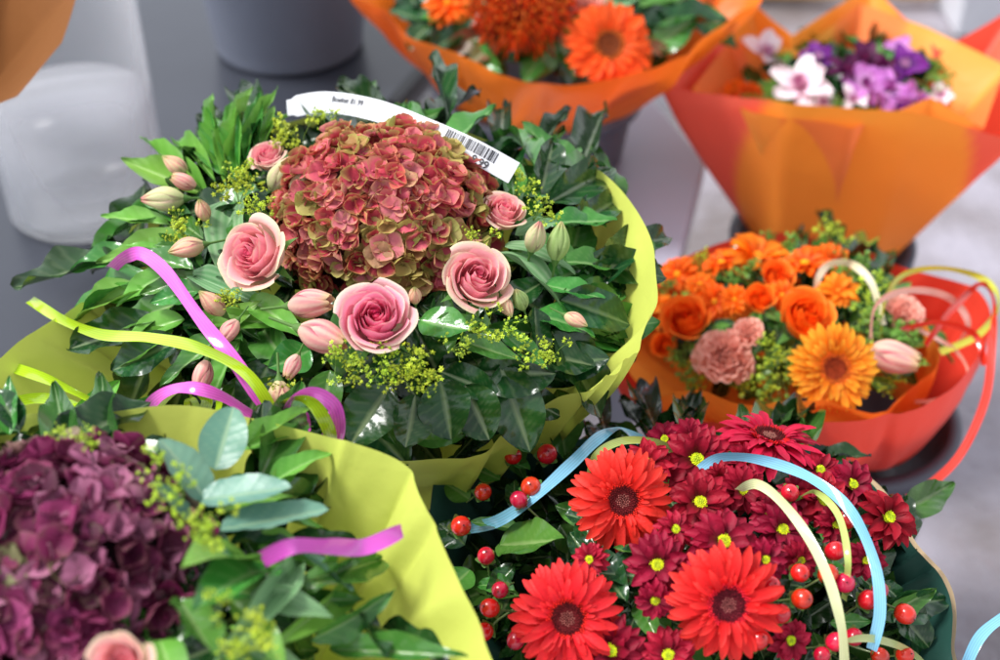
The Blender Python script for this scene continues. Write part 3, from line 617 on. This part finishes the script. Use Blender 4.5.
te,tc0=slab("display_table",[(-1.3,1.0),(-.12,1.0),e1,e2,(e2[0]+.25,2.5),(-1.3,2.5)],.40,.03,hx('33363f'),.28,"dark charcoal display table with glossy top","table",[(-1.2,1.06),(-.2,1.06),(-.1,2.4),(-1.2,2.4)])
k=MB(); a=Vector((*e1,.405)); c=Vector((*e2,.405)); d=(c-a); Mx=Matrix.Translation((a+c)/2)@rot('Z',math.atan2(d.y,d.x)); k.box((0,0,0),(d.length,.014,.02),(.006,.006,.008),Mx)
obj("edge_trim",k.mesh("edge_trim",M_plast,False),te,T(*(-tc0)),"black rubber edge trim")
k1=g2(706,160,.38); k2=g2(680,262,.38)
slab("low_bench",[(-.09,1.16),k2,k1,(k1[0]-.10,1.75),(.12,1.75)],.38,.03,hx('a8aabc'),.35,"low pale lavender metal bench","bench",[(0,1.20),(k2[0]-.05,k2[1]+.06),(k1[0]-.13,1.68),(.16,1.68)])
K=Bq("paper_wrap","folded brown kraft paper wrap hanging over the table",-40,-40,110,110,1.2,.5,.05,tuple(W(-60,110,1.35)))
K.e["category"]="wrapping paper"; del K.e["group"]
K.wrap([(-160,-60),(-60,-120),(40,-90),(82,-20),(60,40),(15,92),(-40,120),(-140,60)],hx('8a5a34'),0,5,.004,True,"brown kraft paper",51)
cc=G(850,6,.0); b=topempty("wooden_crate",(cc.x,cc.y,0),"pale wooden crate on the market floor","crate")
for i in range(3):
    k=MB(); k.box((0,0,.05+i*.075),(.42,.015,.06),hx('a97b4a')); obj("slat",k.mesh("slat",M_rough,False),b,T(0,0,0))
    k=MB(); k.box((0,.3,.05+i*.075),(.42,.015,.06),hx('a97b4a')); obj("slat",k.mesh("slat",M_rough,False),b,T(0,0,0))
for sx in (-1,1):
    k=MB(); k.box((sx*.205,.15,.12),(.02,.28,.22),hx('8f6438')); obj("end_panel",k.mesh("end",M_rough,False),b,T(0,0,0))
cc=G(985,38,.0); k=MB(); k.box((0,0,.15),(.22,.2,.3),hx('c8cad2')); k.box((0,0,.305),(.235,.215,.03),hx('d8dae0'))
o=obj("storage_box",k.mesh("storage_box",M_plast,False),None,T(cc.x+.05,cc.y+.1,.002),"white lidded storage box on the floor","box"); md=o.modifiers.new("b",'BEVEL'); md.width=.008; md.segments=3
# ground
m=bpy.data.materials.new("wet_paving"); m.use_nodes=True; nt=m.node_tree; N=nt.nodes; LN=nt.links; p=N['Principled BSDF']
tc=N.new('ShaderNodeTexCoord')
nz=N.new('ShaderNodeTexNoise'); nz.inputs['Scale'].default_value=3.5; nz.inputs['Detail'].default_value=5; LN.new(tc.outputs['Object'],nz.inputs['Vector'])
rp=N.new('ShaderNodeValToRGB'); rp.color_ramp.elements[0].position=.38; rp.color_ramp.elements[1].position=.62; rp.color_ramp.elements[0].color=(.17,.145,.145,1); rp.color_ramp.elements[1].color=(.33,.31,.36,1); LN.new(nz.outputs['Fac'],rp.inputs[0]); LN.new(rp.outputs[0],p.inputs['Base Color'])
r2=N.new('ShaderNodeMapRange'); r2.inputs[1].default_value=.4; r2.inputs[2].default_value=.6; r2.inputs[3].default_value=.12; r2.inputs[4].default_value=.45; LN.new(nz.outputs['Fac'],r2.inputs[0]); LN.new(r2.outputs[0],p.inputs['Roughness'])
nb=N.new('ShaderNodeTexNoise'); nb.inputs['Scale'].default_value=45; LN.new(tc.outputs['Object'],nb.inputs['Vector']); bp=N.new('ShaderNodeBump'); bp.inputs['Strength'].default_value=.5; bp.inputs['Distance'].default_value=.012; LN.new(nb.outputs['Fac'],bp.inputs['Height']); LN.new(bp.outputs[0],p.inputs['Normal'])
me=bpy.data.meshes.new("ground"); me.from_pydata([(-60,-60,0),(60,-60,0),(60,60,0),(-60,60,0)],[],[(0,1,2,3)]); me.materials.append(m)
obj("ground",me,kind="structure",label="wet grey lavender paving",cat="ground")
# ---------------------------------------------------------------- light
w=bpy.data.worlds.new("World"); S.world=w; w.use_nodes=True; nt=w.node_tree
sk=nt.nodes.new('ShaderNodeTexSky'); sk.sky_type='NISHITA'; sk.sun_disc=False
el=math.radians(60); az=Vector((-.5,.05)); sk.sun_elevation=el; sk.sun_rotation=math.atan2(az.x,az.y)
hs=nt.nodes.new('ShaderNodeHueSaturation'); hs.inputs['Saturation'].default_value=.22; hs.inputs['Value'].default_value=2.0
bg=nt.nodes['Background']; bg.inputs['Strength'].default_value=.15; nt.links.new(sk.outputs[0],hs.inputs['Color']); nt.links.new(hs.outputs[0],bg.inputs[0])
sl=bpy.data.lights.new("sun",'SUN'); sl.energy=4.4; sl.angle=math.radians(18); sl.color=(1,.98,.95); so=bpy.data.objects.new("sun",sl); COL.objects.link(so)
az.normalize(); dr=Vector((az.x*math.cos(el),az.y*math.cos(el),math.sin(el))); so.rotation_euler=dr.to_track_quat('Z','Y').to_euler(); so.location=dr*5
S.view_settings.view_transform='Standard'; S.view_settings.look='None'; S.view_settings.exposure=0
